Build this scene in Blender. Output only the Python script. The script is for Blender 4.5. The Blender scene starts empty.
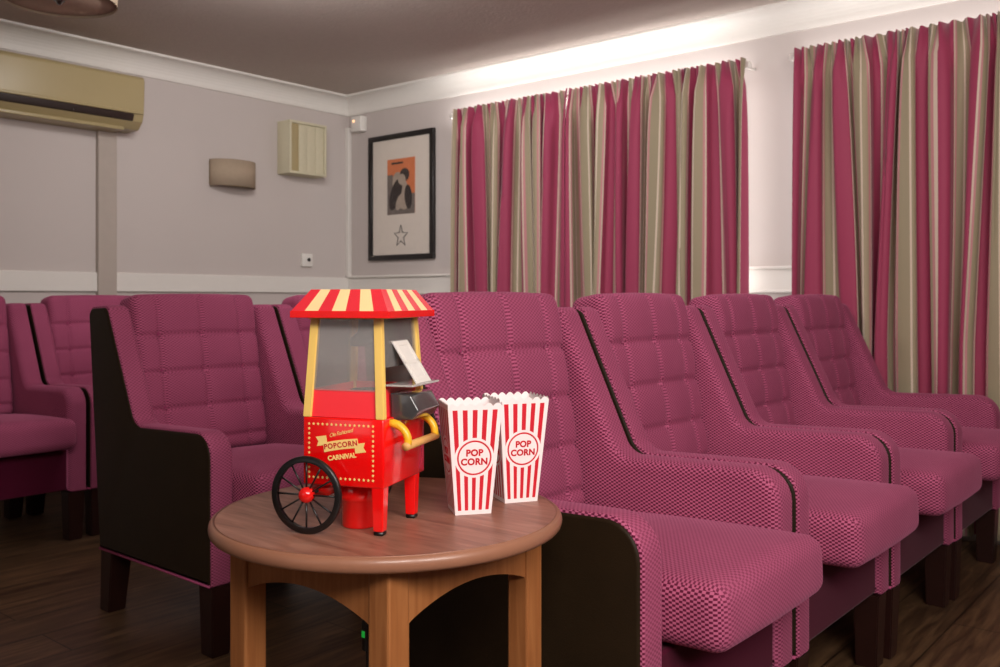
import bpy, bmesh, math, random
from mathutils import Vector, Matrix
random.seed(7)
PI = math.pi
C = bpy.context.scene.collection
sc = bpy.context.scene

# ------------------------------------------------------------------ camera, light, exposure
F = Vector((-0.641, 0.767, 0)); YAW = math.atan2(0.641, 0.767)
cd = bpy.data.cameras.new('camera'); cam = bpy.data.objects.new('camera', cd); C.objects.link(cam)
cam.location = (0, 0, 1.02); cam.rotation_euler = (PI/2, 0, YAW)
cd.sensor_width = 36; cd.lens = 33.12; cd.shift_y = -0.0355; cd.clip_start = 0.05
cd.dof.use_dof = True; cd.dof.focus_distance = 1.55; cd.dof.aperture_fstop = 9.0
sc.camera = cam
w = bpy.data.worlds.new('world'); sc.world = w; w.use_nodes = True
w.node_tree.nodes['Background'].inputs[0].default_value = (1, .93, .88, 1)
w.node_tree.nodes['Background'].inputs[1].default_value = 0.0

def area(name, loc, target, sx, sy, power, col):
    d = bpy.data.lights.new(name, 'AREA'); d.shape = 'RECTANGLE'; d.size = sx; d.size_y = sy
    d.energy = power; d.color = col
    o = bpy.data.objects.new(name, d); C.objects.link(o); o.location = loc
    o.rotation_euler = (Vector(target) - Vector(loc)).to_track_quat('-Z', 'Y').to_euler()
    return o
# daylight leaking over the curtain heads from the windows behind them
area('window_daylight', (-2.95, 4.165, 2.08), (-2.95, 4.165, 2.4), 1.9, .04, 4.5, (1, .97, .95))
area('window_daylight', (-0.80, 4.165, 2.08), (-0.80, 4.165, 2.4), 1.7, .04, 2.5, (1, .97, .95))
for lx, tx in ((-3.72, -3.95), (-1.99, -1.78), (-1.60, -1.75)):
    area('window_daylight', (lx, 4.15, 1.45), (tx, 4.24, 1.45), .03, 1.3, 1.1, (1, .97, .95))
# added key light without a fixture, brightening the table and seats
area('front_key_light', (0.75, -0.5, 2.2), (-1.15, 1.3, .6), .9, .6, 42, (1, .93, .88))
# added fills without fixtures: from the rear, onto the ceiling, towards the window wall
area('rear_fill_light', (-1.2, -2.4, 1.5), (-2.4, 3, 1.4), 1.6, 1.0, 4, (1, .94, .9))
area('ceiling_bounce_fill', (0.9, 0.6, 1.75), (-1.0, 1.8, 2.4), .9, .9, 48, (1, .92, .86))
area('wall_wash_fill', (-2.95, 2.25, 2.37), (-4.4, 4.2, 1.3), .8, .3, 28, (1, .95, .93))
area('wall_wash_fill', (-1.4, 2.0, 2.37), (-1.9, 4.2, 1.5), 1.2, .3, 17, (1, .95, .93))
sc.view_settings.view_transform = 'Standard'; sc.view_settings.look = 'None'
sc.view_settings.exposure = 0.0; sc.view_settings.gamma = 1; sc.view_settings.use_curve_mapping = False

# ------------------------------------------------------------------ materials
def srgb(r, g, b):
    f = lambda c: (c/255/12.92) if c <= 10 else ((c/255+.055)/1.055)**2.4
    return (f(r), f(g), f(b), 1)
def mat(name, col, rough=.5, spec=.5, metal=0, sheen=0, coat=0, emit=None, noise=0, nscale=20, bump=0, bscale=200):
    m = bpy.data.materials.new(name); m.use_nodes = True
    nt = m.node_tree; b = nt.nodes['Principled BSDF']
    b.inputs['Base Color'].default_value = col; b.inputs['Roughness'].default_value = rough
    b.inputs['Specular IOR Level'].default_value = spec; b.inputs['Metallic'].default_value = metal
    b.inputs['Sheen Weight'].default_value = sheen; b.inputs['Sheen Roughness'].default_value = .4
    b.inputs['Coat Weight'].default_value = coat; b.inputs['Coat Roughness'].default_value = .08
    if emit:
        b.inputs['Emission Color'].default_value = emit[0]; b.inputs['Emission Strength'].default_value = emit[1]
    tc = nt.nodes.new('ShaderNodeTexCoord')
    if noise or True:
        n = nt.nodes.new('ShaderNodeTexNoise'); n.inputs['Scale'].default_value = nscale; n.inputs['Detail'].default_value = 4
        nt.links.new(tc.outputs['Object'], n.inputs['Vector'])
        mx = nt.nodes.new('ShaderNodeMix'); mx.data_type = 'RGBA'
        k = noise or .05
        mx.inputs['A'].default_value = tuple(c*(1-k) for c in col[:3]) + (1,)
        mx.inputs['B'].default_value = tuple(min(1, c*(1+k)) for c in col[:3]) + (1,)
        nt.links.new(n.outputs['Fac'], mx.inputs['Factor']); nt.links.new(mx.outputs['Result'], b.inputs['Base Color'])
    if bump:
        n2 = nt.nodes.new('ShaderNodeTexNoise'); n2.inputs['Scale'].default_value = bscale; n2.inputs['Detail'].default_value = 3
        nt.links.new(tc.outputs['Object'], n2.inputs['Vector'])
        bp = nt.nodes.new('ShaderNodeBump'); bp.inputs['Strength'].default_value = bump; bp.inputs['Distance'].default_value = .004
        nt.links.new(n2.outputs['Fac'], bp.inputs['Height']); nt.links.new(bp.outputs['Normal'], b.inputs['Normal'])
    return m
class NG:
    """tiny helper for math node expressions"""
    def __init__(s, m): s.nt = m.node_tree; s.b = s.nt.nodes.get('Principled BSDF')
    def n(s, t): return s.nt.nodes.new(t)
    def m(s, op, a, b=None, c=None):
        x = s.n('ShaderNodeMath'); x.operation = op
        for i, v in enumerate((a, b, c)):
            if v is None: continue
            if isinstance(v, (int, float)): x.inputs[i].default_value = v
            else: s.nt.links.new(v, x.inputs[i])
        return x.outputs[0]
    def uv(s):
        t = s.n('ShaderNodeTexCoord'); sp = s.n('ShaderNodeSeparateXYZ'); s.nt.links.new(t.outputs['UV'], sp.inputs[0])
        return sp.outputs[0], sp.outputs[1]
    def mix(s, f, a, b):
        x = s.n('ShaderNodeMix'); x.data_type = 'RGBA'
        for k, v in (('Factor', f), ('A', a), ('B', b)):
            if hasattr(v, 'links'): s.nt.links.new(v, x.inputs[k])
            else: x.inputs[k].default_value = v
        return x.outputs['Result']
def newmat(name, rough=.5, **kw):
    m = bpy.data.materials.new(name); m.use_nodes = True
    b = m.node_tree.nodes['Principled BSDF']; b.inputs['Roughness'].default_value = rough
    for k, v in kw.items(): b.inputs[k.replace('_', ' ')].default_value = v
    return m

# woven chair fabric: staggered pale lozenges on a deep magenta ground
def fabric(name, light, dark, uscale=.0140, vscale=.0088, amt=1.0):
    m = newmat(name, .85, Specular_IOR_Level=.15, Sheen_Weight=.28, Sheen_Roughness=.45)
    m.node_tree.nodes['Principled BSDF'].inputs['Sheen Tint'].default_value = srgb(235, 150, 190)
    g = NG(m); u, v = g.uv()
    a = g.m('SINE', g.m('MULTIPLY', u, 2*PI/uscale)); b = g.m('SINE', g.m('MULTIPLY', v, 2*PI/vscale))
    p = g.m('MULTIPLY', a, b)
    f = g.m('MULTIPLY_ADD', p, 1.9, .56); f = g.m('MINIMUM', g.m('MAXIMUM', f, 0.0), 1.0)
    tn = g.n('ShaderNodeTexCoord'); sn = g.n('ShaderNodeSeparateXYZ'); g.nt.links.new(tn.outputs['Normal'], sn.inputs[0])
    ny = g.m('ABSOLUTE', sn.outputs[1]); k = g.m('MULTIPLY_ADD', ny, .70, .26)      # pattern contrast is weaker on front and top faces
    f = g.m('ADD', .42, g.m('MULTIPLY', g.m('SUBTRACT', f, .50), k))
    no = g.n('ShaderNodeTexNoise'); no.inputs['Scale'].default_value = 7
    tc = g.n('ShaderNodeTexCoord'); g.nt.links.new(tc.outputs['Object'], no.inputs['Vector'])
    f2 = g.m('MULTIPLY', f, g.m('MULTIPLY_ADD', no.outputs['Fac'], .4, .75))
    g.nt.links.new(g.mix(g.m('MULTIPLY', f2, amt), dark, light), g.b.inputs['Base Color'])
    bp = g.n('ShaderNodeBump'); bp.inputs['Strength'].default_value = .5; bp.inputs['Distance'].default_value = .0008
    g.nt.links.new(f, bp.inputs['Height']); g.nt.links.new(bp.outputs['Normal'], g.b.inputs['Normal'])
    return m
M = {}
M['fabric'] = fabric('chair_fabric', srgb(204, 108, 144), srgb(94, 20, 52))
M['fabric_plain'] = mat('chair_fabric_plain', srgb(150, 55, 98), .9, .1, sheen=.5, noise=.15, nscale=300)
M['rail'] = mat('rail_fabric_shaded', srgb(78, 16, 40), .9, .1, sheen=.1, noise=.15, nscale=300)  # chair fabric colour darkened to carry the shade below the seat
M['leather'] = mat('dark_leatherette', srgb(38, 27, 15), .5, .15, noise=.2, nscale=15, bump=.15, bscale=350)
M['darkwood'] = mat('dark_wood', srgb(40, 18, 14), .35, .5, noise=.25, nscale=30)
M['piping'] = mat('piping', srgb(175, 80, 120), .7, .2)
M['wall'] = mat('wall_paint', srgb(198, 189, 185), .75, .2, noise=.02, nscale=3, bump=.05)
M['ceil'] = mat('ceiling_paint', srgb(196, 184, 176), .9, .1, noise=.06, nscale=25, bump=.5, bscale=60)
M['white'] = mat('white_paint', srgb(226, 222, 216), .45, .4, noise=.02)
M['cream'] = mat('cream_plastic', srgb(170, 154, 114), .35, .5, noise=.04, nscale=4)
M['creamw'] = mat('cream_fabric', srgb(205, 198, 172), .8, .2, noise=.05, nscale=40)
M['shade'] = mat('lamp_shade_fabric', srgb(170, 152, 132), .85, .1, noise=.06, nscale=60)
M['shade_dark'] = mat('shade_diffuser', srgb(190, 162, 145), .7, .2, noise=.05, nscale=10)
M['black'] = mat('black_plastic', srgb(22, 20, 20), .3, .5)
M['slot'] = mat('dark_louver', srgb(46, 34, 30), .4, .5)
M['frame'] = mat('black_frame', srgb(24, 20, 20), .3, .5)
M['mount'] = mat('picture_mount', srgb(222, 212, 202), .8, .1)
M['red'] = mat('red_plastic', srgb(240, 6, 8), .25, .5, coat=1)
M['redhub'] = mat('red_hub', srgb(222, 22, 20), .15, .5, coat=.5)
M['yellow'] = mat('yellow_plastic', srgb(245, 205, 110), .35, .5)
M['amber'] = mat('amber_plastic', srgb(236, 180, 40), .3, .5)
M['barwood'] = mat('handle_wood', srgb(214, 160, 92), .5, .4, noise=.1, nscale=60)
M['print_y'] = mat('yellow_print', srgb(250, 214, 130), .5, .3)
M['print_r'] = mat('red_print', srgb(196, 22, 38), .6, .2)
M['cartonin'] = mat('carton_white', srgb(238, 226, 226), .6, .3)
M['stripe_r'] = mat('roof_red', srgb(226, 50, 62), .25, .5, coat=.3)
M['stripe_y'] = mat('roof_cream', srgb(250, 218, 160), .25, .5, coat=.3)
M['orange'] = mat('poster_orange', srgb(214, 128, 88), .8, .1, noise=.15, nscale=30)
M['grey1'] = mat('poster_grey', srgb(122, 112, 106), .8, .1, noise=.4, nscale=40)
M['grey2'] = mat('poster_pale', srgb(176, 160, 146), .8, .1, noise=.2, nscale=40)
M['grey3'] = mat('poster_dark', srgb(70, 62, 60), .8, .1, noise=.3, nscale=40)
M['green'] = mat('green_light', srgb(40, 190, 70), .4, .4, emit=(srgb(40, 220, 80), .25))
M['steel'] = mat('steel', srgb(150, 150, 150), .25, .5, metal=1)

def clear(name, tint, haze, rough=.05, gloss=.12):
    m = bpy.data.materials.new(name); m.use_nodes = True; nt = m.node_tree; nt.nodes.clear()
    out = nt.nodes.new('ShaderNodeOutputMaterial'); tr = nt.nodes.new('ShaderNodeBsdfTransparent'); tr.inputs[0].default_value = tint
    gl = nt.nodes.new('ShaderNodeBsdfGlossy'); gl.inputs['Roughness'].default_value = rough
    df = nt.nodes.new('ShaderNodeBsdfDiffuse'); df.inputs[0].default_value = (.8, .76, .74, 1)
    m1 = nt.nodes.new('ShaderNodeMixShader'); m2 = nt.nodes.new('ShaderNodeMixShader')
    fr = nt.nodes.new('ShaderNodeLayerWeight'); fr.inputs[0].default_value = gloss
    m1.inputs[0].default_value = haze
    nt.links.new(tr.outputs[0], m1.inputs[1]); nt.links.new(df.outputs[0], m1.inputs[2])
    nt.links.new(fr.outputs['Fresnel'], m2.inputs[0]); nt.links.new(m1.outputs[0], m2.inputs[1]); nt.links.new(gl.outputs[0], m2.inputs[2])
    nt.links.new(m2.outputs[0], out.inputs[0]); return m
M['pane'] = clear('clear_pane', (.96, .95, .95, 1), .2, gloss=.3)
M['lid'] = clear('clear_lid', (.9, .9, .9, 1), .6, gloss=.5)
M['pglass'] = clear('picture_glass', (1, 1, 1, 1), 0, gloss=.12)
M['smoke'] = clear('smoked_plastic', (.25, .24, .24, 1), .12, gloss=.5)

def wood(name, c1, c2, c3, axis_scale, rough=.35, bumpy=0, coord='Object'):
    m = newmat(name, rough); g = NG(m); tc = g.n('ShaderNodeTexCoord'); mp = g.n('ShaderNodeMapping')
    mp.inputs['Scale'].default_value = axis_scale
    g.nt.links.new(tc.outputs[coord], mp.inputs['Vector'])
    no = g.n('ShaderNodeTexNoise'); no.inputs['Scale'].default_value = 4; no.inputs['Detail'].default_value = 7; no.inputs['Distortion'].default_value = .9
    g.nt.links.new(mp.outputs[0], no.inputs['Vector'])
    cr = g.n('ShaderNodeValToRGB'); e = cr.color_ramp.elements
    e[0].position = .32; e[0].color = c1; e[1].position = .68; e[1].color = c3
    x = cr.color_ramp.elements.new(.5); x.color = c2
    g.nt.links.new(no.outputs['Fac'], cr.inputs[0]); g.nt.links.new(cr.outputs[0], g.b.inputs['Base Color'])
    return m, g, cr, mp
M['tabletop'] = wood('table_top_wood', srgb(122, 80, 64), srgb(144, 98, 80), srgb(162, 116, 96), (2.0, 14, 2), .4)[0]
M['tableleg'] = wood('table_leg_wood', srgb(150, 92, 50), srgb(160, 100, 56), srgb(170, 110, 64), (20, 20, 1.2), .4)[0]
# floor planks run towards the window wall
mf, g, cr, mp = wood('floor_laminate', srgb(72, 50, 34), srgb(98, 72, 50), srgb(124, 94, 66), (9, .9, 1), .42)
br = g.n('ShaderNodeTexBrick'); mp2 = g.n('ShaderNodeMapping'); mp2.inputs['Rotation'].default_value = (0, 0, PI/2)
tc = g.n('ShaderNodeTexCoord'); g.nt.links.new(tc.outputs['Object'], mp2.inputs[0]); g.nt.links.new(mp2.outputs[0], br.inputs['Vector'])
br.inputs['Scale'].default_value = 1; br.inputs['Brick Width'].default_value = 1.25; br.inputs['Row Height'].default_value = .19
br.inputs['Mortar Size'].default_value = .0025
br.inputs['Color1'].default_value = (1, 1, 1, 1); br.inputs['Color2'].default_value = (.72, .72, .72, 1); br.inputs['Mortar'].default_value = (.2, .2, .2, 1)
mul = g.n('ShaderNodeMix'); mul.data_type = 'RGBA'; mul.blend_type = 'MULTIPLY'; mul.inputs['Factor'].default_value = 1
g.nt.links.new(cr.outputs[0], mul.inputs['A']); g.nt.links.new(br.outputs['Color'], mul.inputs['B']); g.nt.links.new(mul.outputs['Result'], g.b.inputs['Base Color'])
M['floor'] = mf

# striped curtain cloth, UV.x in metres along the cloth
STRIPE = .185
mc = newmat('striped_curtain', .6, Specular_IOR_Level=.3, Sheen_Weight=.2); g = NG(mc); u, v = g.uv()
fr = g.m('FRACT', g.m('DIVIDE', u, STRIPE))
cr = g.n('ShaderNodeValToRGB'); cr.color_ramp.interpolation = 'CONSTANT'
mg, ol, ck, pk = srgb(162, 60, 92), srgb(156, 144, 118), srgb(214, 196, 178), srgb(198, 136, 140)
els = [(0, mg), (.40, ck), (.44, pk), (.48, ol), (.64, ck), (.68, srgb(166, 152, 126)), (.82, pk), (.87, ck), (.91, mg)]
e = cr.color_ramp.elements; e[0].position = 0; e[0].color = els[0][1]; e[1].position = els[1][0]; e[1].color = els[1][1]
for p, c in els[2:]:
    x = e.new(p); x.color = c
g.nt.links.new(fr, cr.inputs[0]); g.nt.links.new(cr.outputs[0], g.b.inputs['Base Color'])
wv = g.m('SINE', g.m('MULTIPLY', v, 2200)); bp = g.n('ShaderNodeBump'); bp.inputs['Strength'].default_value = .12; bp.inputs['Distance'].default_value = .0005
g.nt.links.new(wv, bp.inputs['Height']); g.nt.links.new(bp.outputs[0], g.b.inputs['Normal'])
M['curtain'] = mc

# printed popcorn carton: UV = (x from centre in m, height in m)
BH, BT, BB = .182, .0455, .0298     # height, half width at top and bottom
mp_ = newmat('popcorn_carton', .45); g = NG(mp_); u, v = g.uv()
vn = g.m('DIVIDE', v, BH); hw = g.m('MULTIPLY_ADD', vn, BT-BB, BB); un = g.m('DIVIDE', u, hw)
k = g.m('MULTIPLY', un, 2.5/.93); tri = g.m('ABSOLUTE', g.m('SUBTRACT', k, g.m('ROUND', k)))
st = g.m('LESS_THAN', tri, .245)
st = g.m('MULTIPLY', st, g.m('LESS_THAN', g.m('ABSOLUTE', k), 2.45))
st = g.m('MULTIPLY', st, g.m('MULTIPLY', g.m('GREATER_THAN', v, .007), g.m('LESS_THAN', v, BH-.011)))
dv = g.m('SUBTRACT', v, .093)
rr = g.m('SQRT', g.m('ADD', g.m('MULTIPLY', u, u), g.m('MULTIPLY', dv, dv)))
st = g.m('MULTIPLY', st, g.m('GREATER_THAN', rr, .0325))
ring = g.m('MULTIPLY', g.m('LESS_THAN', rr, .0285), g.m('GREATER_THAN', rr, .0257))
st = g.m('MAXIMUM', st, ring)
g.nt.links.new(g.mix(st, srgb(244, 232, 232), srgb(206, 24, 44)), g.b.inputs['Base Color'])
M['carton'] = mp_

# ------------------------------------------------------------------ builders
def obj(name, bm, m, parent=None, smooth=True, uv=None, loc=None):
    me = bpy.data.meshes.new(name)
    bmesh.ops.recalc_face_normals(bm, faces=bm.faces[:])
    if smooth is not None:
        for f in bm.faces: f.smooth = smooth
    if uv == 'box':
        L = bm.loops.layers.uv.verify(); bm.normal_update()
        for f in bm.faces:
            n = f.normal; ax = max(range(3), key=lambda i: abs(n[i]))
            for l in f.loops:
                c = l.vert.co
                l[L].uv = ((c.y, c.z) if ax == 0 else (c.x, c.z) if ax == 1 else (c.y, c.x))
    bm.to_mesh(me); bm.free()
    for mm in (m if isinstance(m, list) else [m]): me.materials.append(mm)
    o = bpy.data.objects.new(name, me); C.objects.link(o)
    if parent: o.parent = parent
    if loc: o.location = loc
    return o
def tag(o, label, cat, group=None):
    o['label'] = label; o['category'] = cat
    if group: o['group'] = group
    return o
def thing(name, label, cat, loc=(0, 0, 0), rz=0, group=None):
    o = bpy.data.objects.new(name, None); C.objects.link(o); o.location = loc; o.rotation_euler = (0, 0, rz)
    o.empty_display_size = .1
    return tag(o, label, cat, group)
def struct(name, bm, m, **k):
    o = obj(name, bm, m, **k); o['kind'] = 'structure'; return o
def bx(bm, x0, x1, y0, y1, z0, z1, bev=0, seg=2, mtx=None, mi=0):
    r = bmesh.ops.create_cube(bm, size=1); vs = r['verts']
    for v in vs: v.co = Vector(((x0+x1)/2+v.co.x*(x1-x0), (y0+y1)/2+v.co.y*(y1-y0), (z0+z1)/2+v.co.z*(z1-z0)))
    fs = list({f for v in vs for f in v.link_faces})
    for f in fs: f.material_index = mi
    if bev:
        es = list({e for v in vs for e in v.link_edges})
        rr = bmesh.ops.bevel(bm, geom=es, offset=bev, segments=seg, affect='EDGES', profile=.5)
        vs = list({v for f in rr['faces'] for v in f.verts} | {v for v in vs if v.is_valid})
    if mtx: bmesh.ops.transform(bm, matrix=mtx, verts=[v for v in vs if v.is_valid])
    return vs
def box(*a, **k):
    bm = bmesh.new(); bx(bm, *a, **k); return bm
def frustum(bm, z0, z1, a0, a1, off=(0, 0), off1=(0, 0), bev=0):
    """square taper: half sizes a0 (bottom) a1 (top); a may be (hx,hy)"""
    r = bmesh.ops.create_cube(bm, size=2)['verts']
    for v in r:
        a, o, z = (a1, off1, z1) if v.co.z > 0 else (a0, off, z0)
        ax, ay = a if isinstance(a, tuple) else (a, a)
        v.co = Vector((o[0]+v.co.x*ax, o[1]+v.co.y*ay, z))
    if bev:
        bmesh.ops.bevel(bm, geom=list({e for v in r for e in v.link_edges}), offset=bev, segments=2, affect='EDGES')
    return bm
def tube(bm, pts, r, n=10, closed=False, caps=True):
    pts = [Vector(p) for p in pts]; N = len(pts); rings = []
    up = None
    for i, p in enumerate(pts):
        a = pts[(i-1) % N] if (closed or i > 0) else p; b = pts[(i+1) % N] if (closed or i < N-1) else p
        t = (b-a).normalized()
        if up is None:
            up = Vector((0, 0, 1)) if abs(t.z) < .9 else Vector((1, 0, 0))
        s = t.cross(up).normalized(); up = s.cross(t).normalized()
        rad = r[i] if isinstance(r, (list, tuple)) else r
        rings.append([bm.verts.new(p+rad*(math.cos(2*PI*k/n)*s+math.sin(2*PI*k/n)*up)) for k in range(n)])
    for i in range(N if closed else N-1):
        A, B = rings[i], rings[(i+1) % N]
        for k in range(n): bm.faces.new((A[k], A[(k+1) % n], B[(k+1) % n], B[k]))
    if caps and not closed:
        bm.faces.new(rings[0]); bm.faces.new(rings[-1])
    return bm
def lathe(bm, prof, n=32, c=(0, 0, 0), axis='z', cap=True):
    rings = []
    for r, z in prof:
        R = []
        for k in range(n):
            a = 2*PI*k/n; x, y = r*math.cos(a), r*math.sin(a)
            p = (x, y, z) if axis == 'z' else ((x, z, y) if axis == 'y' else (z, x, y))
            R.append(bm.verts.new((c[0]+p[0], c[1]+p[1], c[2]+p[2])))
        rings.append(R)
    for A, B in zip(rings, rings[1:]):
        for k in range(n): bm.faces.new((A[k], A[(k+1) % n], B[(k+1) % n], B[k]))
    if cap:
        bm.faces.new(rings[0]); bm.faces.new(rings[-1])
    return bm
def roundpoly(pts, seg=7):
    """pts: (x, z, radius) -> smooth outline"""
    out = []; N = len(pts)
    for i in range(N):
        p = Vector(pts[i][:2]); r = pts[i][2]
        a = (Vector(pts[i-1][:2])-p).normalized(); b = (Vector(pts[(i+1) % N][:2])-p).normalized()
        ang = a.angle(b); d = r/math.tan(ang/2)
        c = p+(a+b).normalized()*(r/math.sin(ang/2)); s = p+a*d-c; e = p+b*d-c
        a0 = math.atan2(s.y, s.x); a1 = math.atan2(e.y, e.x)
        da = (a1-a0+PI) % (2*PI)-PI
        for k in range(seg+1):
            t = a0+da*k/seg; out.append(Vector((c.x+r*math.cos(t), c.y+r*math.sin(t))))
    return out
def offset(pl, d):
    N = len(pl); area2 = sum(pl[i].x*pl[(i+1) % N].y-pl[(i+1) % N].x*pl[i].y for i in range(N)); sg = 1 if area2 > 0 else -1
    out = []
    for i in range(N):
        j = i-1
        while (pl[i]-pl[j]).length < 1e-6: j -= 1
        k = (i+1) % N
        while (pl[i]-pl[k]).length < 1e-6: k = (k+1) % N
        a = (pl[i]-pl[j]).normalized(); b = (pl[k]-pl[i]).normalized()
        n = Vector((-(a.y+b.y), a.x+b.x)).normalized()*sg
        c = max(.5, math.sqrt(max(0, (1+a.dot(b))/2)))
        out.append(pl[i]+n*d/c)
    return out
def slab(bm, pl, y0, y1, r0, r1, seg=4):
    """outline pl in XZ extruded y0..y1, edge radius r0 at y0 side, r1 at y1 side"""
    rings = []
    for k in range(seg+1):
        t = PI/2*k/seg; rings.append((y0+r0*(1-math.sin(t)), r0*(1-math.cos(t))))
    rings = [(y0+r0*(1-math.sin(PI/2*(seg-k)/seg)), r0*(1-math.cos(PI/2*(seg-k)/seg))) for k in range(seg+1)]
    rings = [(y0+r0*(1-math.cos(PI/2*k/seg)), r0*(1-math.sin(PI/2*k/seg))) for k in range(seg+1)]
    rings += [(y1-r1*(1-math.cos(PI/2*(seg-k)/seg)), r1*(1-math.sin(PI/2*(seg-k)/seg))) for k in range(seg+1)]
    prev = None; first = None
    for y, d in rings:
        R = [bm.verts.new((p.x, y, p.y)) for p in (offset(pl, d) if d > 1e-6 else pl)]
        if prev:
            for k in range(len(R)):
                bm.faces.new((prev[k], prev[(k+1) % len(R)], R[(k+1) % len(R)], R[k]))
        else: first = R
        prev = R
    bm.faces.new(first); bm.faces.new(prev)
    return bm
def cushion(hx, hy, hz, r, step, disp=None):
    """rounded box centred at 0; disp(p, n) -> displaced p"""
    bm = bmesh.new()
    def ticks(h):
        core = max(2, int(round(2*(h-r)/step))); e = [-h+r*(1-math.cos(PI/2*k/5))*1.0 for k in range(5)]
        mid = [-(h-r)+2*(h-r)*k/core for k in range(core+1)]
        return e[:5]+mid+[-q for q in reversed(e[:5])]
    T = [ticks(hx), ticks(hy), ticks(hz)]; H = (hx, hy, hz); cache = {}
    def vert(q):
        key = tuple(round(c, 6) for c in q)
        if key not in cache:
            qv = Vector(q); inn = Vector([max(-(H[i]-r), min(H[i]-r, qv[i])) for i in range(3)])
            d = qv-inn; n = d.normalized() if d.length > 1e-9 else Vector((0, 0, 1))
            p = inn+n*r if d.length > 1e-9 else qv
            cache[key] = bm.verts.new(disp(p, n) if disp else p)
        return cache[key]
    for ax in range(3):
        o1, o2 = [(1, 2), (2, 0), (0, 1)][ax]
        for s in (-1, 1):
            for i in range(len(T[o1])-1):
                for j in range(len(T[o2])-1):
                    vs = []
                    for a, b in ((i, j), (i+1, j), (i+1, j+1), (i, j+1)):
                        q = [0, 0, 0]; q[ax] = s*H[ax]; q[o1] = T[o1][a]; q[o2] = T[o2][b]; vs.append(vert(q))
                    if len(set(vs)) == 4:
                        try: bm.faces.new(vs)
                        except ValueError: pass
    return bm
def text_bm(s, size, depth=.0004, shear=0, spacing=1.0, bold=0):
    cu = bpy.data.curves.new('lettering', 'FONT'); cu.body = s; cu.size = size; cu.extrude = depth; cu.align_x = 'CENTER'; cu.align_y = 'CENTER'
    cu.shear = shear; cu.space_character = spacing; cu.offset = bold
    o = bpy.data.objects.new('lettering', cu); C.objects.link(o)
    bpy.context.view_layer.update()
    me = bpy.data.meshes.new_from_object(o.evaluated_get(bpy.context.evaluated_depsgraph_get()))
    bm = bmesh.new(); bm.from_mesh(me); bpy.data.objects.remove(o); bpy.data.meshes.remove(me)
    return bm

# ------------------------------------------------------------------ the room
XW, YW, H = -4.92, 4.24, 2.40; XE, YS = 3.0, -2.6
struct('floor', box(XW-.1, XE+.1, YS-.1, YW+.1, -.1, 0), M['floor'], smooth=False)
struct('ceiling', box(XW-.1, XE+.1, YS-.1, YW+.1, H, H+.1), M['ceil'], smooth=False)
struct('wall_left', box(XW-.1, XW, YS, YW, 0, H), M['wall'], smooth=False)
struct('wall_window', box(XW-.1, XE+.1, YW, YW+.1, 0, H), M['wall'], smooth=False)
struct('wall_right', box(XE, XE+.1, YS, YW, 0, H), M['wall'], smooth=False)
struct('wall_rear', box(XW-.1, XE+.1, YS-.1, YS, 0, H), M['wall'], smooth=False)
# cove cornice, profile (out from wall, down from ceiling)
prof = [(0, 0), (.115, 0), (.115, .010)] + [(.105-.09*math.sin(t*PI/2/8), .015+.09*(1-math.cos(t*PI/2/8))) for t in range(9)] + [(.012, .118), (0, .118)]
def cornice(n, axis):
    bm = bmesh.new(); R = []
    for a, end in ((0, 0), (1, 1)):
        ring = []
        for o_, d_ in prof:
            if axis == 'y': p = (XW+o_, (YS if a == 0 else YW-o_), H-d_)
            else: p = ((XW+o_ if a == 0 else XE), YW-o_, H-d_)
            ring.append(bm.verts.new(p))
        R.append(ring)
    for k in range(len(prof)):
        bm.faces.new((R[0][k], R[0][(k+1) % len(prof)], R[1][(k+1) % len(prof)], R[1][k]))
    bm.faces.new(R[0]); bm.faces.new(R[1])
    struct('trim_%d' % n, bm, M['white'], smooth=False)
cornice(1, 'y'); cornice(2, 'x')
# dado boards
struct('trim_3', box(XW, XW+.018, YS, YW, 1.056, 1.16, bev=.003), M['white'], smooth=False)
bm = box(XW+.02, XE, YW-.014, YW, 1.056, 1.16)
bx(bm, XW+.02, XE, YW-.034, YW, 1.158, 1.172, bev=.004); bx(bm, XW+.02, XE, YW-.03, YW, 1.046, 1.058, bev=.003)
struct('trim_4', bm, M['white'], smooth=False)
struct('baseboard_left', box(XW, XW+.016, YS, YW, 0, .11, bev=.004), M['white'], smooth=False)
struct('baseboard_window', box(XW+.02, XE, YW-.016, YW, 0, .11, bev=.004), M['white'], smooth=False)
struct('trim_5', box(XW, XW+.035, YW-.03, YW, 1.17, 2.2, bev=.003), M['white'], smooth=False)   # cable trunking in the corner
bm = box(XW, XW+.035, 2.44, 2.545, .11, 1.975, bev=.004)
struct('trim_6', bm, mat('trunking_paint', srgb(178, 167, 158), .6, .3), smooth=False)                                                   # trunking under the air conditioner

# ------------------------------------------------------------------ air conditioner
t = thing('air_conditioner', 'long cream wall-mounted air conditioner with a dark outlet slot', 'air conditioner', (XW, 2.16, 1.943))
pl = roundpoly([(0, 0, .005), (.13, .0, .02), (.175, .04, .012), (.19, .085, .012), (.20, .287, .03), (0, .292, .004)])
o = obj('body', slab(bmesh.new(), pl, -.46, .46, .008, .008), M['cream'], t)
obj('ridge', box(.186, .199, -.458, .452, .078, .094, bev=.004), M['cream'], t)
bm = bmesh.new(); slab(bm, roundpoly([(.150, .028, .003), (.184, .044, .003), (.193, .078, .003), (.15, .075, .003)]), -.44, .40, .003, .003)
lo = obj('louver', bm, M['slot'], t); lo['label'] = 'dark outlet slot'
bm = bmesh.new(); bx(bm, .0, .16, -.45, .36, -.012, .006, bev=.003); obj('bottom_lip', bm, M['cream'], t)
obj('badge', lathe(bmesh.new(), [(.004, .188), (.004, .192)], 12, (0, .07, .052), axis='x'), M['steel'], t)

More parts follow.
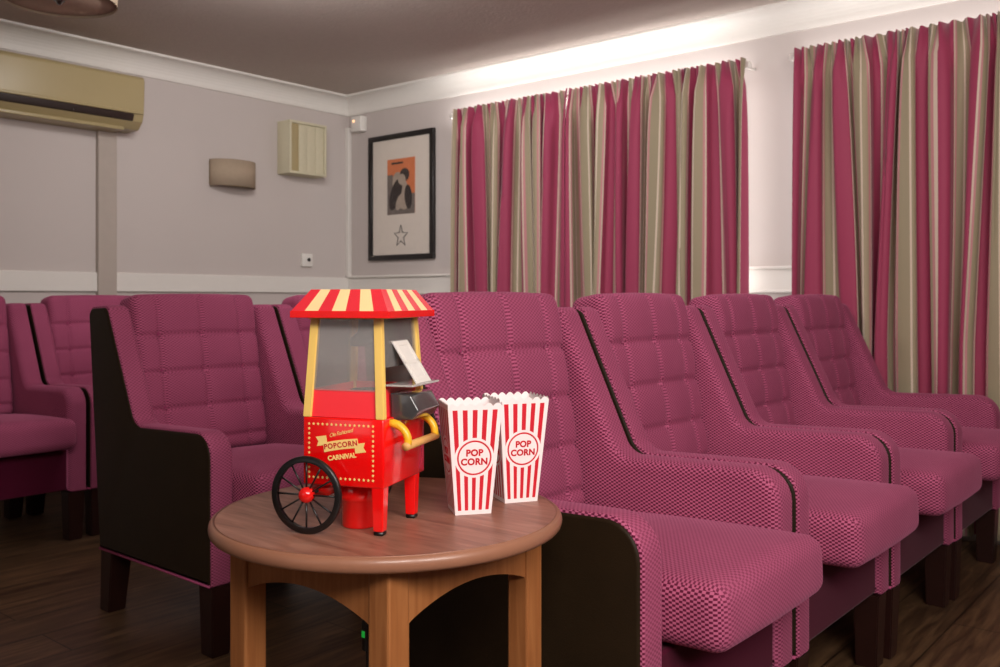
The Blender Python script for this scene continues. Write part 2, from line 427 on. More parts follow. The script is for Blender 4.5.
# ------------------------------------------------------------------ drum ceiling light
t = thing('ceiling_light', 'unlit drum-shaped ceiling light with a fabric shade', 'ceiling light', (-3.86, 1.76, 2.25))
obj('lamp_shade', lathe(bmesh.new(), [(.225, 0), (.225, .128), (.221, .128), (.221, 0), (.225, 0)], 48, cap=False), M['shade'], t)
for f in bpy.data.objects['lamp_shade'].data.polygons: pass
obj('diffuser', lathe(bmesh.new(), [(.001, .006), (.219, .010), (.219, .016), (.001, .012)], 48), M['shade_dark'], t)
obj('finial', lathe(bmesh.new(), [(.002, -.012), (.010, -.008), (.014, 0), (.022, .004), (.022, .008)], 20), M['steel'], t)
obj('ceiling_rose', lathe(bmesh.new(), [(.05, .02), (.05, .15)], 24), M['white'], t)

# ------------------------------------------------------------------ wall fittings
t = thing('wall_light', 'grey beige half-round wall light below the cornice', 'wall light', (XW, 3.29, 1.70))
bm = bmesh.new(); n = 24; out, inn = [], []
for rad, lst in ((1.0, out), (.965, inn)):
    for z in (0, .16):
        lst.append([bm.verts.new((.015+.115*rad*math.sin(PI*k/n), -.155*rad*math.cos(PI*k/n), z)) for k in range(n+1)])
for k in range(n):
    bm.faces.new((out[0][k], out[0][k+1], out[1][k+1], out[1][k])); bm.faces.new((inn[0][k+1], inn[0][k], inn[1][k], inn[1][k+1]))
    bm.faces.new((out[1][k], out[1][k+1], inn[1][k+1], inn[1][k])); bm.faces.new((out[0][k+1], out[0][k], inn[0][k], inn[0][k+1]))
for q in (0, n): bm.faces.new((out[0][q], out[1][q], inn[1][q], inn[0][q]))
obj('lamp_shade', bm, M['shade'], t)
obj('wall_plate', box(0, .02, -.15, .15, .01, .15, bev=.003), M['cream'], t)

t = thing('wall_box', 'cream square box with a panelled front high on the wall near the corner', 'wall box', (XW, 3.79, 1.82))
obj('body', box(0, .115, -.15, .15, 0, .34, bev=.003), M['creamw'], t)
bm = bmesh.new()
for a in ((-.15, .15, 0, .016), (-.15, .15, .324, .34), (-.15, -.134, .016, .324), (.134, .15, .016, .324)): bx(bm, .112, .132, *a, bev=.002)
obj('frame', bm, M['creamw'], t)
for k in range(4):
    bm = bmesh.new(); y0 = -.133+k*.0668; bx(bm, .112, .116+.004*(k % 2), y0, y0+.066, .017, .323, bev=.002)
    obj('panel', bm, M['cream'] if k == 0 else M['creamw'], t)

t = thing('wall_socket', 'small white wall switch plate above the dado rail', 'wall switch', (XW, 3.87, 1.228))
obj('plate', box(0, .022, -.043, .043, 0, .086, bev=.004), M['white'], t)
obj('dial', lathe(bmesh.new(), [(.012, .02), (.012, .03), (.009, .033)], 16, (0, .008, .046), axis='x'), M['black'], t)

t = thing('motion_sensor', 'small white sensor box in the corner near the cornice', 'sensor', (-4.775, YW, 2.155))
obj('housing', box(-.05, .05, -.06, 0, 0, .105, bev=.008, seg=3), M['white'], t)
obj('indicator', lathe(bmesh.new(), [(.001, -.067), (.008, -.065), (.010, -.058)], 14, (-.022, 0, .072), axis='y'),
    mat('sensor_light', srgb(255, 200, 150), .4, emit=(srgb(255, 190, 140), 1.5)), t)

# ------------------------------------------------------------------ framed picture on the window wall
xa, xb = -4.60, -3.99
def wx(px): # world x on the window wall plane for measuring
    a = (px-500)/920; dx, dy = -.641+.767*a, .767+.641*a; return dx*(YW-.02)/dy
xa, xb = wx(369), wx(434)
zb, zt = 1.02+(298-260)*6.1/920, 1.02+(298-137)*6.2/920
t = thing('framed_picture', 'tall black-framed picture with a cream mount and a star below the print', 'picture', ((xa+xb)/2, YW, zb))
W, HH = (xb-xa)/2, zt-zb
bm = bmesh.new(); fw = .034
for a in ((-W, W, 0, fw), (-W, W, HH-fw, HH), (-W, -W+fw, fw, HH-fw), (W-fw, W, fw, HH-fw)):
    bx(bm, a[0], a[1], -.03, -.002, a[2], a[3], bev=.003)
obj('frame', bm, M['frame'], t)
obj('mount', box(-W+.02, W-.02, -.014, -.002, .02, HH-.02), M['mount'], t, smooth=False)
pw, pz0, pz1 = .130, HH*.36, HH*.80
bm = box(-pw, pw, -.0155, -.012, pz0, pz1); pr = obj('print', bm, M['orange'], t, smooth=False)
def ell(bm, cx, cz, rx, rz_, y, rot=0, n=20, mi=0):
    vs = [bm.verts.new((cx+rx*math.cos(a)*math.cos(rot)-rz_*math.sin(a)*math.sin(rot), y, cz+rx*math.cos(a)*math.sin(rot)+rz_*math.sin(a)*math.cos(rot))) for a in [2*PI*k/n for k in range(n)]]
    f = bm.faces.new(vs); f.material_index = mi; return f
bm = bmesh.new(); ph = pz1-pz0
bx(bm, -pw, pw, -.0158, -.0155, pz0, pz0+ph*.36, mi=0); bx(bm, -pw, -pw+.055, -.0159, -.0157, pz0+ph*.36, pz0+ph*.72, mi=0)
ell(bm, .0, pz0+ph*.42, .07, ph*.36, -.0164, .35, mi=1)
ell(bm, -.05, pz0+ph*.36, .05, ph*.30, -.0166, -.4, mi=2)
ell(bm, .035, pz0+ph*.70, .045, ph*.12, -.0168, .1, mi=2)
ell(bm, .01, pz0+ph*.62, .035, ph*.10, -.0170, .4, mi=1)
ell(bm, .07, pz0+ph*.30, .035, ph*.22, -.0170, .1, mi=2)
ell(bm, -.01, pz0+ph*.22, .03, ph*.16, -.0172, -.5, mi=1)
bx(bm, -.09, .02, -.0164, -.0160, pz0+ph*.905, pz0+ph*.94, mi=2)
obj('figures', bm, [M['grey1'], M['grey2'], M['grey3']], pr, smooth=False)
bm = bmesh.new(); pts = []
for k in range(10):
    r_ = (.074 if k % 2 == 0 else .03); a = PI/2+k*PI/5; pts.append((r_*.9*math.cos(a), -.0165, HH*.185+r_*math.sin(a)))
tube(bm, pts, .0028, 6, closed=True); obj('star', bm, M['grey3'], t)
obj('glass', box(-W+.03, W-.03, -.0215, -.020, .03, HH-.03), M['pglass'], t, smooth=False)

# ------------------------------------------------------------------ curtains
def curtain(x0, x1, seed, label, s_off, ymid=4.085, ztop=2.155, zbot=.06):
    rnd = random.Random(seed); Wd = x1-x0; nf = max(3, int(round(Wd/.104))); per = 22
    ws = [rnd.uniform(.55, 1.6) for _ in range(nf)]; tot = sum(ws); xs = [0]
    for q in ws: xs.append(xs[-1]+q/tot*Wd)
    amp = [rnd.uniform(.6, 1.15)*.046 for _ in range(nf+1)]; dr = [rnd.uniform(-.055, .055) for _ in range(nf+1)]
    dr[0] = dr[-1] = 0
    nz = 34; bm = bmesh.new(); L = bm.loops.layers.uv.verify()
    cols = []; U = []
    s = s_off; prevp = None; N = nf*per
    for i in range(N+1):
        k = min(nf-1, i//per); ph = (i-k*per)/per
        x = xs[k]+(xs[k+1]-xs[k])*ph; A = amp[k]*(1-ph)+amp[k+1]*ph
        xo = x+.35*A*math.sin(4*PI*ph); yo = A*math.cos(2*PI*ph)
        p = Vector((xo, yo, 0))
        if prevp is not None: s += (p-prevp).length
        prevp = p; U.append(s)
        col = []
        for j in range(nz+1):
            zz = (j/nz)**.8; z = ztop+(zbot-ztop)*zz
            head = max(0, 1-(ztop-z)/.085)            # gathered heading
            d = dr[k]*(1-ph)+dr[k+1]*ph; drift = d*min(1, zz*1.6)+.012*math.sin(3.1*zz+k*1.7+seed)
            hy = .015*math.cos(2*PI*ph*3+k)
            sm = 1-math.exp(-(ztop-z)/.10)
            yy = yo*(.15+.85*sm)*(1+.25*math.sin(2.3*zz+k*2.1))*(1 if head == 0 else 1)+hy*(1-sm)
            if abs(ztop-z-.085) < .03: yy += .006
            if i in (0, N): drift *= .3
            zj = z+(.003*math.cos(6*PI*ph+k) if j == 0 else 0)
            col.append(bm.verts.new((x0+x+(xo-x)*sm+drift*(zz > 0), ymid-yy, zj)))
        cols.append(col)
    for i in range(N):
        for j in range(nz):
            f = bm.faces.new((cols[i][j], cols[i+1][j], cols[i+1][j+1], cols[i][j+1]))
            for l, (a, b) in zip(f.loops, ((i, j), (i+1, j), (i+1, j+1), (i, j+1))): l[L].uv = (U[a], b/nz*2.1)
    o = obj('curtain', bm, M['curtain'])
    md = o.modifiers.new('thick', 'SOLIDIFY'); md.thickness = .002
    tag(o, label, 'curtain', 'striped curtains on the window wall'); return o
curtain(-3.765, -2.920, 3, 'magenta and beige striped curtain nearest the framed picture', .12)
curtain(-2.908, -1.90, 5, 'striped curtain covering the right half of the first window', .05)
curtain(-1.655, .05, 9, 'striped curtain at the right edge of the photo, behind the farthest chair', .0)
for x0, x1, lb in ((-3.84, -1.90, 'white curtain rail over the pair of curtains next to the picture'), (-1.70, .10, 'white curtain rail over the curtain at the right edge of the photo')):
    t = thing('curtain_rail', lb, 'curtain rail', ((x0+x1)/2, YW, 2.125)); hl = (x1-x0)/2
    obj('track', box(-hl, hl, -.116, -.100, .0, .016, bev=.003), M['white'], t)
    for s in (-1, 1):
        obj('end_cap', box(s*(hl-.01)-.012, s*(hl-.01)+.012, -.126, -.090, -.008, .024, bev=.004), M['white'], t)
        obj('bracket', box(s*(hl-.03)-.01, s*(hl-.03)+.01, -.10, 0, .004, .014, bev=.002), M['white'], t)

# ------------------------------------------------------------------ lounge chairs
AX = .35       # arm front, local x
TILT = math.radians(10)
def make_chair():
    root = thing('lounge_chair', '', 'chair')
    side = roundpoly([(AX-.01, .205, .008), (AX-.01, .642, .075), (AX-.425, .628, .055), (AX-.600, .997, .035), (AX-.730, .992, .035), (AX-.655, .205, .008)])
    for s in (-1, 1):
        bm = bmesh.new(); y0, y1 = (-.320, -.241) if s < 0 else (.241, .320)
        slab(bm, side, y0, y1, .006 if s < 0 else .026, .026 if s < 0 else .006)
        arm = obj('armrest', bm, M['fabric'], root, uv='box')
        bm = bmesh.new(); po = offset(side, .007); ya, yb = (-.3245, -.317) if s < 0 else (.317, .3245)
        slab(bm, po, ya, yb, .0072 if s < 0 else .0003, .0003 if s < 0 else .0072)
        p = obj('side_panel', bm, M['leather'], arm); p['label'] = 'dark leatherette outer side'
        bm = bmesh.new(); yy = s*.3215; tube(bm, [(AX-.018, yy, .207), (AX-.2, yy, .207), (AX-.65, yy, .207)], .004, 8)
        obj('piping', bm, M['piping'], arm)
    # backrest with stitched squares
    hw_, hh_, ht_ = .056, .238, .276
    rowz = [.133, .010, -.113, -.225]
    def disp(p, n):
        q = Vector(p)
        if n.x > .3 or p.x > hw_-.03:
            k = max(0, min(1, (p.x-(hw_-.03))/.03))
            dy = min(abs(p.y-c) for c in (-.155, 0, .155)); dz = min(abs(p.z-c) for c in rowz)
            gr = .009*math.exp(-(dy/.006)**2)+.009*math.exp(-(dz/.007)**2)
            bt = .003*math.exp(-(dy*dy+dz*dz)/.012**2)
            cy = .010*math.cos(PI*p.y/.48)+.004*abs(math.sin(PI*p.y/.155))
            cz = .006*abs(math.sin(PI*(p.z-.010)/.123))
            q.x += k*(-gr-bt+cy+cz)
        q.z += .004*math.cos(PI*p.y/.5)*(max(0, p.z/ht_)) - .002
        return q
    bm = cushion(hw_, hh_, ht_, .030, .0065, disp)
    T = Matrix.Translation((AX-.609, 0, .756)) @ Matrix.Rotation(-TILT, 4, 'Y')
    # keep the unrotated coordinates for UVs, rotate afterwards
    back = obj('backrest', bm, M['fabric'], root, uv='box'); back.data.transform(T)
    for y in (-.155, 0, .155):
        for z in rowz[:3]:
            bm = bmesh.new(); bmesh.ops.create_uvsphere(bm, u_segments=12, v_segments=8, radius=.006)
            bmesh.ops.transform(bm, matrix=T @ Matrix.Translation((hw_-.006, y, z+.006)) @ Matrix.Scale(.5, 4, (1, 0, 0)), verts=bm.verts)
            obj('button', bm, M['fabric_plain'], back)
    # rear panel
    bm = slab(bmesh.new(), roundpoly([(AX-.625, .205, .005), (AX-.64, .55, .02), (AX-.705, .985, .006), (AX-.735, .985, .006), (AX-.660, .205, .005)]), -.243, .243, .004, .004)
    obj('rear_panel', bm, M['leather'], root)
    # seat
    def sd(p, n):
        q = Vector(p); top = max(0, p.z/.072)
        q.z += top*(.030*math.cos(PI*p.y/.49)*math.cos(PI*(p.x-.03)/.66)-.006)
        q.x += .008*math.cos(PI*p.y/.48)*max(0, p.x/.27)*math.cos(PI*p.z/.2)
        return q
    bm = cushion(.28, .239, .064, .036, .02, sd)
    seat = obj('seat', bm, M['fabric'], root, uv='box')
    seat.data.transform(Matrix.Translation((AX+.097-.28, 0, .455)) @ Matrix.Rotation(math.radians(-2), 4, 'Y'))
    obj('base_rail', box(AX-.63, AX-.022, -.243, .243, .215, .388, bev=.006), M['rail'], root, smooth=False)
    for s in (-1, 1):
        bm = bmesh.new(); frustum(bm, 0, .206, .029, .035, (AX-.052, s*.281), (AX-.050, s*.281), .003)
        obj('leg', bm, M['darkwood'], root, smooth=False)
        bm = bmesh.new(); frustum(bm, 0, .206, .029, .036, (AX-.645, s*.281), (AX-.618, s*.281), .003)
        obj('leg', bm, M['darkwood'], root, smooth=False)
    return root
proto = make_chair(); used = [False]
def chair(x, y, label, rz=0):
    if not used[0]:
        used[0] = True; r = proto
    else:
        r = proto.copy(); C.objects.link(r)
        for ch in list(proto.children):
            c = ch.copy(); C.objects.link(c); c.parent = r
            for gch in list(ch.children):
                d = gch.copy(); C.objects.link(d); d.parent = c
    r.location = (x, y, 0); r.rotation_euler = (0, 0, rz)
    tag(r, label, 'chair', 'magenta lounge chairs in rows'); return r
R1 = -.808-AX; P = .661
chair(R1, 1.682, 'magenta lounge chair right behind the popcorn boxes, nearest in its row')
chair(R1+.006, 1.682+P, 'second magenta lounge chair from the popcorn boxes in the right-hand row')
chair(R1+.013, 1.682+2*P, 'third magenta lounge chair from the popcorn boxes, before the gap between the curtains')
chair(R1+.020, 1.682+3*P, 'farthest magenta lounge chair of the right-hand row, against the right curtain')
R2 = -2.265-AX
chair(R2, 1.782, 'magenta lounge chair with its dark side panel showing, left of the round table')
chair(R2, 1.782+P, 'magenta lounge chair mostly hidden behind the popcorn machine')
R3 = -3.84-AX
chair(R3, 1.55, 'dim magenta lounge chair cut by the left edge of the photo')
chair(R3, 1.55+P, 'dim magenta lounge chair at the back, behind the dark-sided chair')

# ------------------------------------------------------------------ round side table
TX, TY, TZ, TR = -1.1187, 1.0517, .669, .2865
t = thing('side_table', 'round wooden side table with arched aprons, holding the popcorn machine', 'table', (TX, TY, 0), math.atan2(TY, TX)+PI/4)
top = obj('table_top', lathe(bmesh.new(), [(.001, TZ-.023), (TR-.010, TZ-.023), (TR-.010, TZ), (.001, TZ)], 96), M['tabletop'], t, smooth=False)
prof_t = [(TR-.0105, TZ-.0232)] + [(TR-.011+.011*math.sin(a*PI/10)**.7, TZ-.0115-.0116*math.cos(a*PI/10)) for a in range(0, 11)] + [(TR-.0105, TZ+.0001)]
eb = obj('edge_band', lathe(bmesh.new(), prof_t, 128, cap=False), mat('edge_wood', srgb(150, 103, 80), .4, .5, coat=.2, noise=.06, nscale=20), top); eb['label'] = 'rounded paler wooden edge'
LR = .2275/math.sqrt(2); lh = .0212
for sx in (-1, 1):
    for sy in (-1, 1):
        obj('leg', box(sx*LR-lh, sx*LR+lh, sy*LR-lh, sy*LR+lh, 0, TZ-.023, bev=.004), M['tableleg'], t, smooth=False)
span = LR-lh
for q in range(4):
    bm = bmesh.new(); n = 24; zt_ = TZ-.0235; rows = []
    for k in range(n+1):
        u = -1+2*k/n; x = u*span
        zlow = zt_-.060-.028*abs(u)**2.0
        if k in (0, n): zlow = zt_-.089
        rows.append([bm.verts.new((x, yy, z)) for yy in (LR-.004, LR+.016) for z in (zlow, zt_)])
    for a, b in zip(rows, rows[1:]):
        for i0, i1 in ((0, 1), (1, 3), (3, 2), (2, 0)): bm.faces.new((a[i0], a[i1], b[i1], b[i0]))
    bm.faces.new((rows[0][0], rows[0][1], rows[0][3], rows[0][2])); bm.faces.new((rows[-1][0], rows[-1][1], rows[-1][3], rows[-1][2]))
    bmesh.ops.rotate(bm, cent=(0, 0, 0), matrix=Matrix.Rotation(q*PI/2, 3, 'Z'), verts=bm.verts)
    obj('apron', bm, M['tableleg'], t, smooth=False)

# power lead behind the near leg
t = thing('power_cord', 'black power cord with a green light hanging under the round table', 'cord', (-1.16, 1.02, 0))

# ------------------------------------------------------------------ popcorn boxes
def popcorn_box(x, y, rz, label):
    t = thing('popcorn_box', label, 'popcorn box', (x, y, TZ), rz, 'striped popcorn boxes on the round table')
    bm = bmesh.new(); L = bm.loops.layers.uv.verify(); nsc = 6; per = 8; N = nsc*per
    for f in range(4):
        R = Matrix.Rotation(f*PI/2, 3, 'Z')
        for shell in (0, 1):
            inset = .0006*shell
            bot, tp = [], []
            for k in range(N+1):
                u = -1+2*k/N; sc_ = .0055*abs(math.sin(PI*k/per))
                bot.append(((u*(BB-inset)), -(BB-inset), .0)); hz = BH-.0055+sc_
                hw = BB+(BT-BB)*hz/BH-inset
                tp.append((u*hw, -hw, hz))
            for k in range(N):
                q = [bot[k], bot[k+1], tp[k+1], tp[k]]
                if shell: q = q[::-1]
                fc = bm.faces.new([bm.verts.new(R @ Vector(p)) for p in q]); fc.material_index = shell
                for l, p in zip(fc.loops, q): l[L].uv = (p[0], p[2])
    bmesh.ops.remove_doubles(bm, verts=bm.verts, dist=.00002)
    fc = bm.faces.new([bm.verts.new((a*BB, b*BB, .0004)) for a, b in ((-1, -1), (1, -1), (1, 1), (-1, 1))]); fc.material_index = 1
    me = bpy.data.meshes.new('carton'); bm.to_mesh(me); bm.free(); me.materials.append(M['carton']); me.materials.append(M['cartonin'])
    o = bpy.data.objects.new('carton', me); C.objects.link(o); o.parent = t
    slope = math.atan2(BT-BB, BH)
    bm = bmesh.new()
    for s, dz in (('POP', .0078), ('CORN', -.0068)):
        b2 = text_bm(s, .0148, .0002, spacing=1.06, bold=.00062); me2 = bpy.data.meshes.new('x'); b2.to_mesh(me2); b2.free()
        me2.transform(Matrix.Translation((0, dz, 0))); bm.from_mesh(me2); bpy.data.meshes.remove(me2)
    zc = .093; base = bm
    for f in range(4):
        b3 = base.copy(); yc = -(BB+(BT-BB)*zc/BH)-.0003
        bmesh.ops.transform(b3, matrix=Matrix.Rotation(f*PI/2, 4, 'Z') @ Matrix.Translation((0, yc, zc)) @ Matrix.Rotation(PI/2+slope, 4, 'X'), verts=b3.verts)
        obj('lettering', b3, M['print_r'], t, smooth=False)
    base.free(); return t
popcorn_box(-1.0145, 1.135, math.radians(54), 'striped popcorn box nearest the popcorn machine, in front of the other box')
popcorn_box(-1.012, 1.252, math.radians(60), 'striped popcorn box at the table edge, behind the other box')

# ------------------------------------------------------------------ popcorn machine
PM = thing('popcorn_machine', 'red toy-cart popcorn machine with a striped roof and spoked black wheel', 'popcorn machine', (-1.0862, .972, TZ), math.radians(21.7))
bw, bd, z0, z1 = .067, .077, .070, .172
body = obj('body', box(-bw, bw, -bd, bd, z0, z1, bev=.003), M['red'], PM)
# front sign printing, in the plane y = -bd
yF = -bd-.0005; bm = bmesh.new()
def dot(x, z, r=.0024, n=5):
    vs = []
    for k in range(2*n):
        rr = r if k % 2 == 0 else r*.6; a = PI/2+k*PI/n; vs.append(bm.verts.new((x+rr*math.cos(a), yF, z+rr*math.sin(a))))
    c = bm.verts.new((x, yF-.0002, z))
    for k in range(2*n): bm.faces.new((vs[k], vs[(k+1) % (2*n)], c))
xa_, xb_, za_, zb_ = -.056, .050, z0+.012, z1-.010
for k in range(15): x = xa_+(xb_-xa_)*k/14; dot(x, zb_); dot(x, za_)
for k in range(1, 11): z = za_+(zb_-za_)*k/11; dot(xa_, z); dot(xb_, z)
sb = obj('star_border', bm, M['print_y'], body, smooth=False); sb['label'] = 'row of pale yellow stars'
tilt = math.radians(9)
FT = Matrix.Translation((-.003, yF, 0)) @ Matrix.Rotation(PI/2, 4, 'X')
def onface(b, x, z, rot=0, dy=0):
    bmesh.ops.transform(b, matrix=Matrix.Translation((-.003+x, yF-dy, z)) @ Matrix.Rotation(PI/2, 4, 'X') @ Matrix.Rotation(rot, 4, 'Z'), verts=b.verts); return b
bm = bmesh.new()
def poly(pts, dy=0):
    vs = [bm.verts.new((x, y, dy)) for x, y in pts]; bm.faces.new(vs)
poly([(-.040, .002), (-.022, .002), (-.022, .016), (-.040, .016), (-.0365, .009)])
poly([(.040, -.002), (.0365, -.009), (.040, -.016), (.022, -.016), (.022, -.002)])
n = 12
a_ = [(-.029+.058*k/n, .0065+.0012*math.sin(PI*k/n)-.001) for k in range(n+1)]; b_ = [(.029-.058*k/n, -.0085+.0012*math.sin(PI*k/n)) for k in range(n+1)]
poly(a_+b_, .0003)
obj('ribbon', onface(bm, 0, .133, tilt), M['print_y'], body, smooth=False)
obj('lettering', onface(text_bm('POPCORN', .0108, .0001, spacing=1.15, bold=.0003), 0, .1320, tilt, .0006), M['print_r'], body, smooth=False)
obj('lettering', onface(text_bm('CARNIVAL', .0098, .0001, spacing=1.02, bold=.0004), .002, .1145, tilt, .0001), M['print_y'], body, smooth=False)
obj('lettering', onface(text_bm('Ole Fashioned', .0082, .0001, shear=.45, spacing=.85), .0, .1500, tilt*1.6, .0001), M['print_y'], body, smooth=False)
# legs and fan base
for y, z_ in ((-.066, 0), (.050, 0)):
    bm = bmesh.new(); frustum(bm, .006, z0+.004, .0078, .0098, (.056, y), (.056, y), .0015)
    lg = obj('leg', bm, M['red'], PM, smooth=False)
    bm = bmesh.new(); frustum(bm, 0, .006, .0072, .0076, (.056, y), (.056, y), .001); obj('rubber_foot', bm, M['black'], lg)
obj('fan_base', lathe(bmesh.new(), [(.001, 0), (.027, 0), (.0285, .003), (.0295, .040), (.031, .041), (.034, .048), (.034, .072), (.001, .072)], 40, (.0, -.020, .0)), M['red'], PM)
bm = bmesh.new(); frustum(bm, .05, z0+.002, (.012, .06), (.020, .066), (-.046, 0), (-.042, 0), .002); obj('axle_mount', bm, M['red'], PM)
obj('axle', tube(bmesh.new(), [(-.051, -.094, .058), (-.051, .094, .058)], .003, 10), M['black'], PM)
WR = .058
for y in (-.094, .088):
    bm = bmesh.new(); c = (-.051, y, WR)
    lathe(bm, [(WR-.0095, -.0035), (WR-.001, -.004), (WR, -.002), (WR, .002), (WR-.001, .004), (WR-.0095, .0035), (WR-.0095, -.0035)], 64, c, axis='y', cap=False)
    for k in range(12):
        a = PI/2+k*PI/6
        tube(bm, [(c[0]+.010*math.cos(a), y, c[2]+.010*math.sin(a)), (c[0]+(WR-.007)*math.cos(a), y, c[2]+(WR-.007)*math.sin(a))], .0015, 6)
    wh = obj('wheel', bm, M['black'], PM)
    s = -1 if y < 0 else 1
    bm = lathe(bmesh.new(), [(.001, s*.011), (.005, s*.0103), (.009, s*.008), (.0115, s*.004), (.012, 0), (.012, -s*.004), (.001, -s*.004)], 28, c, axis='y')
    hb = obj('hub', bm, M['redhub'], wh); hb['label'] = 'red domed hub'
# cabin
ti = .008; zc0, zc1 = z1, .3215
def lean(x, y, z): # corner position at height z for the tapered cabin
    k = (z-zc0)/(zc1-zc0); return (x-math.copysign(ti*k, x), y-math.copysign(ti*k, y))
for sx in (-1, 1):
    for sy in (-1, 1):
        bm = bmesh.new(); px_, py_ = sx*(bw-.0065), sy*(bd-.0055)
        frustum(bm, zc0, zc1, (.0068, .005), (.0064, .005), (px_, py_), (px_-sx*ti, py_-sy*ti), .0008)
        obj('post', bm, M['yellow'], PM, smooth=False)
def pane(cs):
    bm = bmesh.new(); a, b, c_, d = [Vector(p) for p in cs]; n_ = (b-a).cross(d-a).normalized()*.0006
    lo_ = [bm.verts.new(p-n_) for p in (a, b, c_, d)]; hi_ = [bm.verts.new(p+n_) for p in (a, b, c_, d)]
    bm.faces.new(lo_); bm.faces.new(hi_[::-1])
    for i in range(4): bm.faces.new((lo_[i], lo_[(i+1) % 4], hi_[(i+1) % 4], hi_[i]))
    return bm
for s in (-1, 1):
    x, y = bw-.011, bd-.004; zb2 = zc0+.040; k = (zb2-zc0)/(zc1-zc0)*ti
    obj('pane', pane([(-x, s*(y-k), zb2), (x, s*(y-k), zb2), (x-ti, s*(y-ti), zc1), (-x+ti, s*(y-ti), zc1)]), M['pane'], PM, smooth=False)
    x, y = bw-.004, bd-.010; zb2 = zc0 if s < 0 else zc0+.075; k = (zb2-zc0)/(zc1-zc0)*ti
    obj('pane', pane([(s*(x-k), -y+k, zb2), (s*(x-k), y-k, zb2), (s*(x-ti), y-ti, zc1), (s*(x-ti), -y+ti, zc1)]), M['pane'], PM, smooth=False)
# roof: striped hipped canopy
ex0, ex1, ey0, ey1 = -.079, .081, -.092, .082; ze = .331; zr = .364; ins = .022
bm = bmesh.new()
def strip(A, B, Cc, D, n, first):
    A, B, Cc, D = map(Vector, (A, B, Cc, D))
    for k in range(n):
        p = [A.lerp(B, k/n), A.lerp(B, (k+1)/n), D.lerp(Cc, (k+1)/n), D.lerp(Cc, k/n)]
        f = bm.faces.new([bm.verts.new(q) for q in p]); f.material_index = (k+first) % 2
e = [(ex0, ey0, ze), (ex1, ey0, ze), (ex1, ey1, ze), (ex0, ey1, ze)]
r_ = [(ex0+ins, ey0+ins, zr), (ex1-ins, ey0+ins, zr), (ex1-ins, ey1-ins, zr), (ex0+ins, ey1-ins, zr)]
for i in range(4): strip(e[i], e[(i+1) % 4], r_[(i+1) % 4], r_[i], 7, 0)
f = bm.faces.new([bm.verts.new(q) for q in r_]); f.material_index = 0
f = bm.faces.new([bm.verts.new(q) for q in e][::-1]); f.material_index = 0
bmesh.ops.remove_doubles(bm, verts=bm.verts, dist=.00001)
rf = obj('roof', bm, [M['stripe_r'], M['stripe_y']], PM, smooth=False); rf['label'] = 'red and cream striped roof'
bm = bmesh.new()
for a in ((ex0-.001, ex1+.001, ey0-.001, ey0+.002), (ex0-.001, ex1+.001, ey1-.002, ey1+.001), (ex0-.001, ex0+.002, ey0+.002, ey1-.002), (ex1-.002, ex1+.001, ey0+.002, ey1-.002)):
    bx(bm, *a, .3215, .332, bev=.0006)
obj('valance', bm, M['red'], rf, smooth=False)
obj('ceiling_plate', box(-bw+.006, bw-.006, -bd+.006, bd-.006, .3195, .322), M['yellow'], PM, smooth=False)
# popper inside
obj('heater_tube', lathe(bmesh.new(), [(.012, .320), (.012, .303), (.014, .298), (.023, .290), (.0245, .287), (.0245, .277), (.022, .277), (.010, .285)], 32, (.006, -.012, 0)), M['black'], PM)
bm = bmesh.new(); frustum(bm, z1+.0005, z1+.042, (.0585, .0735), (.056, .0705))
bm.faces.ensure_lookup_table(); tops = [f for f in bm.faces if f.calc_center_median().z > z1+.035]
bmesh.ops.delete(bm, geom=tops, context='FACES')
tr = obj('popcorn_tray', bm, mat('tray_red', srgb(255, 50, 60), .3, .5, coat=.3), PM, smooth=False); sm_ = tr.modifiers.new('t', 'SOLIDIFY'); sm_.thickness = .002
obj('popping_chamber', lathe(bmesh.new(), [(.024, z1+.002), (.024, z1+.037), (.021, z1+.037), (.021, z1+.004)], 32, (.0, .0, 0)), M['steel'], PM)
# chute and clear measuring lid on the handle side
bm = bmesh.new(); pl = roundpoly([(bw-.006, z1-.006, .002), (bw+.028, z1-.004, .004), (bw+.040, z1+.010, .004), (bw+.026, z1+.034, .006), (bw-.008, z1+.036, .002)], 4)
slab(bm, pl, -.040, .045, .003, .003); ch = obj('chute', bm, mat('dark_chute', srgb(62, 62, 64), .18, .8, coat=.6), PM)
bm = bmesh.new(); bx(bm, bw-.010, bw+.036, -.052, .052, .2185, .2215, bev=.001); obj('lid_shelf', bm, M['lid'], PM, smooth=False)
bm = bmesh.new()
TL = Matrix.Translation((bw+.031, 0, .222)) @ Matrix.Rotation(math.radians(-33), 4, 'Y')
for a in ((-.026, .026, 0, .010), (-.026, .026, .066, .074), (-.026, .026, .034, .040), (-.026, -.019, .01, .066), (.019, .026, .01, .066)):
    bx(bm, -.0015, .0015, a[0], a[1], a[2], a[3], mtx=TL)
for zz in (.010, .040):
    for k in range(7): bx(bm, -.001, .001, -.017+k*.0053, -.0145+k*.0053, zz, zz+.026, mtx=TL)
obj('lid_grille', bm, M['white'], PM, smooth=False)
obj('lid_pane', box(-.0004, .0004, -.030, .030, -.002, .076, mtx=TL), M['lid'], PM, smooth=False)
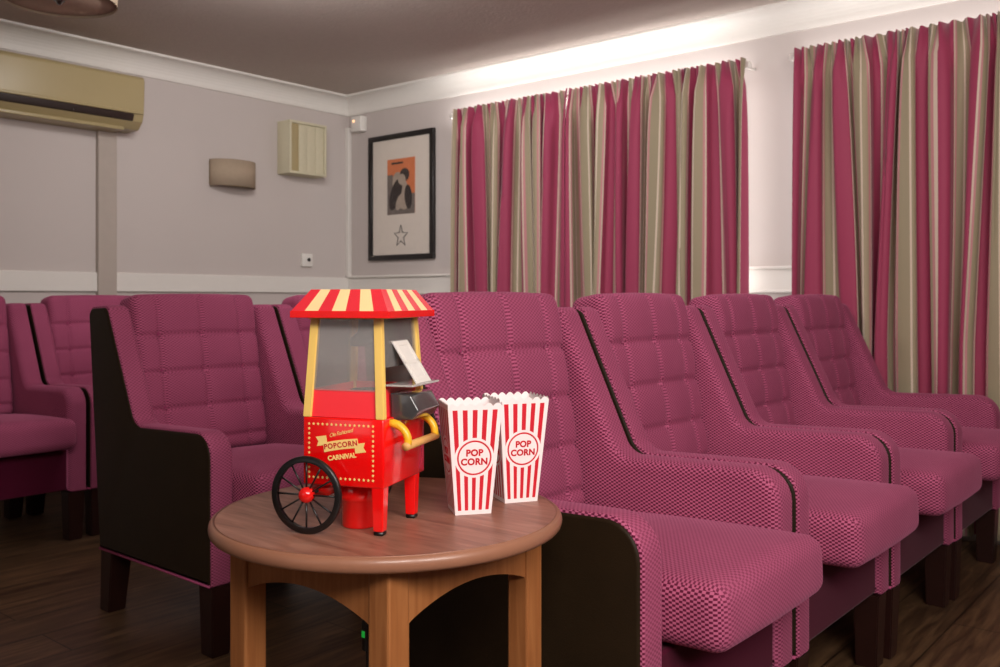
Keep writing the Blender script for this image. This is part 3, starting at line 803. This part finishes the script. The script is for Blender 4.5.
# handle
hd = bmesh.new()
for y in (-.052, .052):
    pts = []
    for k in range(9):
        a = PI/2-k*PI/2/8*1.15; pts.append((bw-.002+.030*math.cos(a), y, z1-.034+.027*math.sin(a)))
    bmv = tube(bmesh.new(), pts, [.0065]*3+[.006]*6, 10)
    obj('handle_bracket', bmv, M['amber'], PM)
hd.free()
a = PI/2-PI/2*1.15; hx, hz_ = bw-.002+.030*math.cos(a), z1-.034+.027*math.sin(a)
hb = obj('handle_bar', tube(bmesh.new(), [(hx, -.060, hz_), (hx, .060, hz_)], .0062, 14), M['barwood'], PM)
hb['label'] = 'pale wooden push bar'

# power cord of the machine, falling behind the near table leg
F3 = Vector((-.641, .767, 0)); R3_ = Vector((.767, .641, 0))
def P3(px, py, d): return F3*d+R3_*((px-500)/920*d)+Vector((0, 0, 1.02-(py-298)/920*d))
cord = bpy.data.objects['power_cord']; cord.location = (0, 0, 0)
base = P3(366, 640, 1.62); cord.location = (base.x, base.y, 0)
loc = [Vector((.0, .02, TZ-.03)), Vector((.002, .01, .52)), Vector((0, 0, .45)), Vector((.004, 0, .38)), Vector((-.004, 0, .30)), Vector((.0, .0, .2)), Vector((.01, .01, .08)), Vector((.03, .03, .004)), Vector((.2, .12, .004))]
pts = []
for i in range(len(loc)-1):
    p0, p1, p2, p3 = loc[max(0, i-1)], loc[i], loc[i+1], loc[min(len(loc)-1, i+2)]
    for k in range(6):
        u = k/6; pts.append(.5*((2*p1)+(p2-p0)*u+(2*p0-5*p1+4*p2-p3)*u*u+(3*p1-p0-3*p2+p3)*u**3))
pts.append(loc[-1])
obj('lead', tube(bmesh.new(), pts, .003, 8), M['black'], cord)
obj('switch_body', box(-.0055, .0055, -.007, .007, .40, .455, bev=.003), M['black'], cord)
ld = obj('indicator_light', box(-.0040, .0040, -.0076, .0076, .424, .436, bev=.001), M['green'], cord); ld['label'] = 'small green light'
obj('plug', box(-.02, .012, -.016, .016, .285, .335, bev=.008, seg=3), M['black'], cord)
